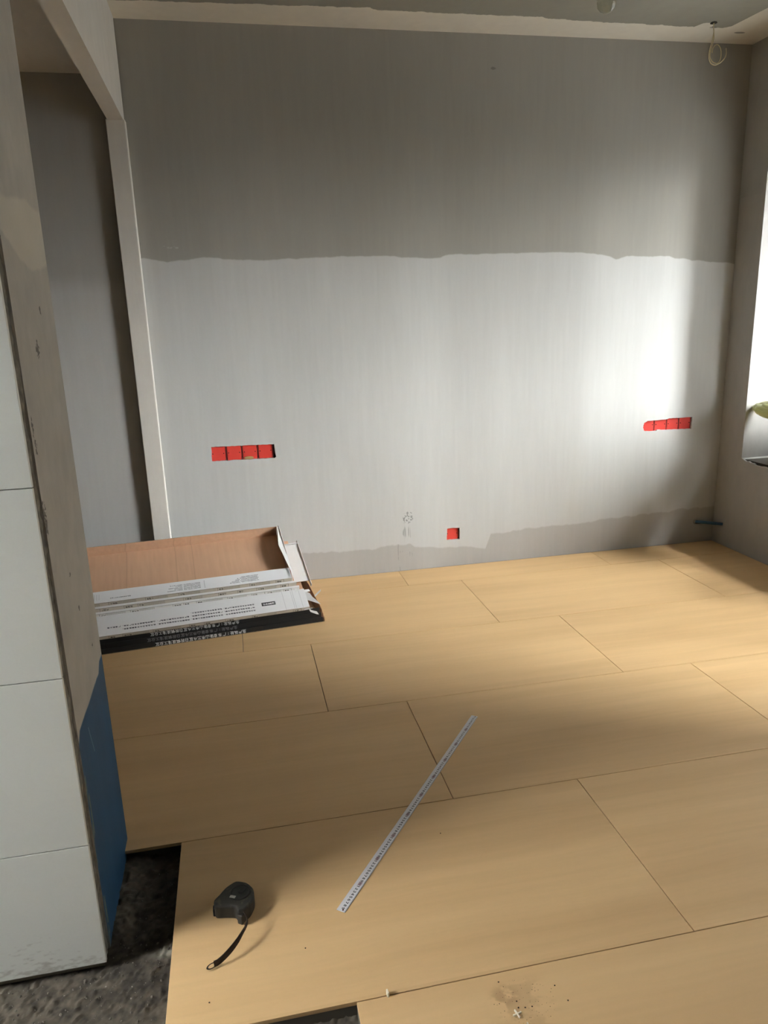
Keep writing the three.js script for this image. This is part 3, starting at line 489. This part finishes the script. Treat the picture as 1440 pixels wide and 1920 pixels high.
{
  const g = group('ceiling_wires', [-0.414, CEIL, 0.26]);
  tag(g, 'pair of thin bare wire ends curled in a loop, hanging from the ceiling', 'wire');
  const tube = (pts, r, mat) => { const c = new THREE.CatmullRomCurve3(pts.map(([x, y, z]) => new THREE.Vector3(x + 0.414, y - CEIL, (z || 0)))); part('wire', new THREE.TubeGeometry(c, 90, r, 8), mat, g); };
  M.wireA = std({ color: 0xd6cba4, roughness: 0.5 }); M.wireB = std({ color: 0xcfc296, roughness: 0.5 });
  tube([[-0.415, 2.768], [-0.414, 2.742, 0.002], [-0.412, 2.728, 0.003], [-0.416, 2.7, 0.004], [-0.419, 2.68, 0.003], [-0.4255, 2.655, 0.002], [-0.4285, 2.622], [-0.424, 2.6], [-0.412, 2.585], [-0.395, 2.578, 0.004], [-0.378, 2.583, 0.008], [-0.362, 2.593, 0.01], [-0.349, 2.607, 0.012], [-0.341, 2.628, 0.012], [-0.344, 2.652, 0.012]], 0.0021, M.wireA);
  tube([[-0.413, 2.768, 0.003], [-0.413, 2.742], [-0.407, 2.722, -0.003], [-0.405, 2.7, -0.004], [-0.409, 2.675, -0.004], [-0.418, 2.645, -0.004], [-0.42, 2.62, -0.004], [-0.412, 2.602, -0.003], [-0.397, 2.59], [-0.378, 2.588], [-0.365, 2.602], [-0.361, 2.628], [-0.367, 2.655], [-0.382, 2.67], [-0.396, 2.668], [-0.409, 2.652], [-0.414, 2.632, 0.004]], 0.0019, M.wireB);
  const h = new THREE.CylinderGeometry(0.014, 0.017, 0.004, 20); h.translate(0, -0.001, 0); part('hole_rim', h, std({ color: 0x39332a, roughness: 1 }), g);
}
{
  const g = group('light_bulb', [-1.672, CEIL, 1.60]);
  tag(g, 'clear unlit glass bulb hanging from the ceiling at the top edge of the photo', 'light bulb');
  const by = 2.283 - CEIL, prof = [[0.0001, 0], [0.008, 0.0008], [0.018, 0.006], [0.026, 0.016], [0.03, 0.03], [0.029, 0.044], [0.024, 0.06], [0.017, 0.076], [0.0135, 0.09], [0.013, 0.098]].map(([r, y]) => new THREE.Vector2(r, y + by));
  part('glass', new THREE.LatheGeometry(prof, 48), new THREE.MeshPhysicalMaterial({ color: 0xf6f6ee, transmission: 1, thickness: 0, roughness: 0.02, ior: 1.5, side: THREE.DoubleSide }), g);
  const so = [[0.0001, 0.094], [0.0135, 0.094], [0.0135, 0.11], [0.018, 0.112], [0.019, 0.15], [0.012, 0.16], [0.0001, 0.162]].map(([r, y]) => new THREE.Vector2(r, y + by));
  part('socket', new THREE.LatheGeometry(so, 32), std({ color: 0x2b2a28, roughness: 0.6 }), g);
  const st = new THREE.CylinderGeometry(0.004, 0.007, 0.05, 12); st.translate(0, by + 0.068, 0); part('stem', st, std({ color: 0xc9c7b0, roughness: 0.3 }), g);
  const co = new THREE.TubeGeometry(new THREE.CatmullRomCurve3([new THREE.Vector3(0, 0, 0), new THREE.Vector3(0.004, -0.12, 0.002), new THREE.Vector3(0, by + 0.155, 0)]), 24, 0.003, 8); part('cord', co, std({ color: 0x35332f }), g);
}

// ------------------------------------------------------------------ two blocks of flats across the yard: the sky reaches the window through the gap between them; a balcony above
{
  const wl = new THREE.MeshStandardMaterial({ color: 0x3b3936, roughness: 0.95 }), gl = new THREE.MeshStandardMaterial({ color: 0x2b3136, roughness: 0.2 });
  for (const [z0, z1] of [[-30, GAP[0]], [GAP[1], GAP[1] + 45]]) {
    const g = group('neighbour_building', [24, -12, 0]); g.userData.kind = 'structure';
    part('facade', box(0, 12, 0, 50, z0, z1), wl, g);
    for (let f = 0; f < 15; f++) { const q = []; for (let z = z0 + 1.5; z < z1 - 2; z += 3) q.push(box(-0.06, 0.02, f * 3 + 1.2, f * 3 + 2.7, z, z + 1.5)); part('window_row', mergeGeometries(q), gl, g); }
  }
  struct('balcony_slab', boxUV(box(WIN.d, WIN.d + EAVE, 2.42, 2.6, -4, 9)), M.grey);
}
// ------------------------------------------------------------------ things left on the window sill
{
  {   // a stack of cement bags beyond the frame, whose shade falls on the window reveal and the corner of the back wall
    const which = ['lowest', 'middle', 'topmost'];
    for (let k = 0; k < 3; k++) { const bg = new RoundedBoxGeometry(0.19, 0.126, 0.46, 4, 0.045); const m = mesh('cement_bag', bg, std({ color: 0x6f675a, roughness: 0.95 })); m.position.set(0.235, WIN.y0 + 0.061 + k * 0.1265, 0.565 + k * 0.012); m.rotation.y = (k - 1) * 0.04; tag(m, which[k] + ' of three grey paper cement bags stacked on the window sill', 'cement bag', 'cement bags on the window sill'); }
  }
  const g = group('plaster_bucket', [0.17, WIN.y0 - 0.001, 1.25]); tag(g, 'dark bucket standing on the window sill beside the cement bags', 'bucket');
  const pr = [[0.0001, 0], [0.12, 0], [0.14, 0.23], [0.146, 0.232], [0.146, 0.246], [0.136, 0.246], [0.117, 0.006], [0.0001, 0.006]].map(([r, y]) => new THREE.Vector2(r, y));
  part('bucket_body', new THREE.LatheGeometry(pr, 40), std({ color: 0x2a2724, roughness: 0.7, side: THREE.DoubleSide }), g);
  const ha = new THREE.TorusGeometry(0.143, 0.003, 8, 40, Math.PI); ha.rotateX(1.25); ha.translate(0, 0.235, 0); part('handle', ha, std({ color: 0x77736c, metalness: 0.6, roughness: 0.5 }), g);
  const bg = new THREE.SphereGeometry(1, 64, 48), p = bg.attributes.position;
  for (let i = 0; i < p.count; i++) { const x = p.getX(i), y = p.getY(i), z = p.getZ(i), k = 1 + 0.35 * (fbm(x * 2.4 + 5, y * 2.4 + z * 2.1 + 7, 151, 4) - 0.5) + 0.1 * Math.abs(fbm(x * 7 + 3, y * 6 - z * 7, 153, 2) - 0.5); p.setXYZ(i, x * 0.085 * k, Math.max(y * 0.055 * k, -0.045), z * 0.27 * k); }
  bg.computeVertexNormals();
  const m = mesh('plastic_bag', bg, new THREE.MeshPhysicalMaterial({ color: 0xc3c48e, transmission: 0.35, roughness: 0.55, thickness: 0 })); m.position.set(0.045, 0.853, 0.5);
  tag(m, 'crumpled pale yellow-green plastic bag in the window recess at the right edge', 'bag');
}
for (const o of scene.children) o.traverse((c) => { delete c.userData._n; });
renderer.render(scene, camera);
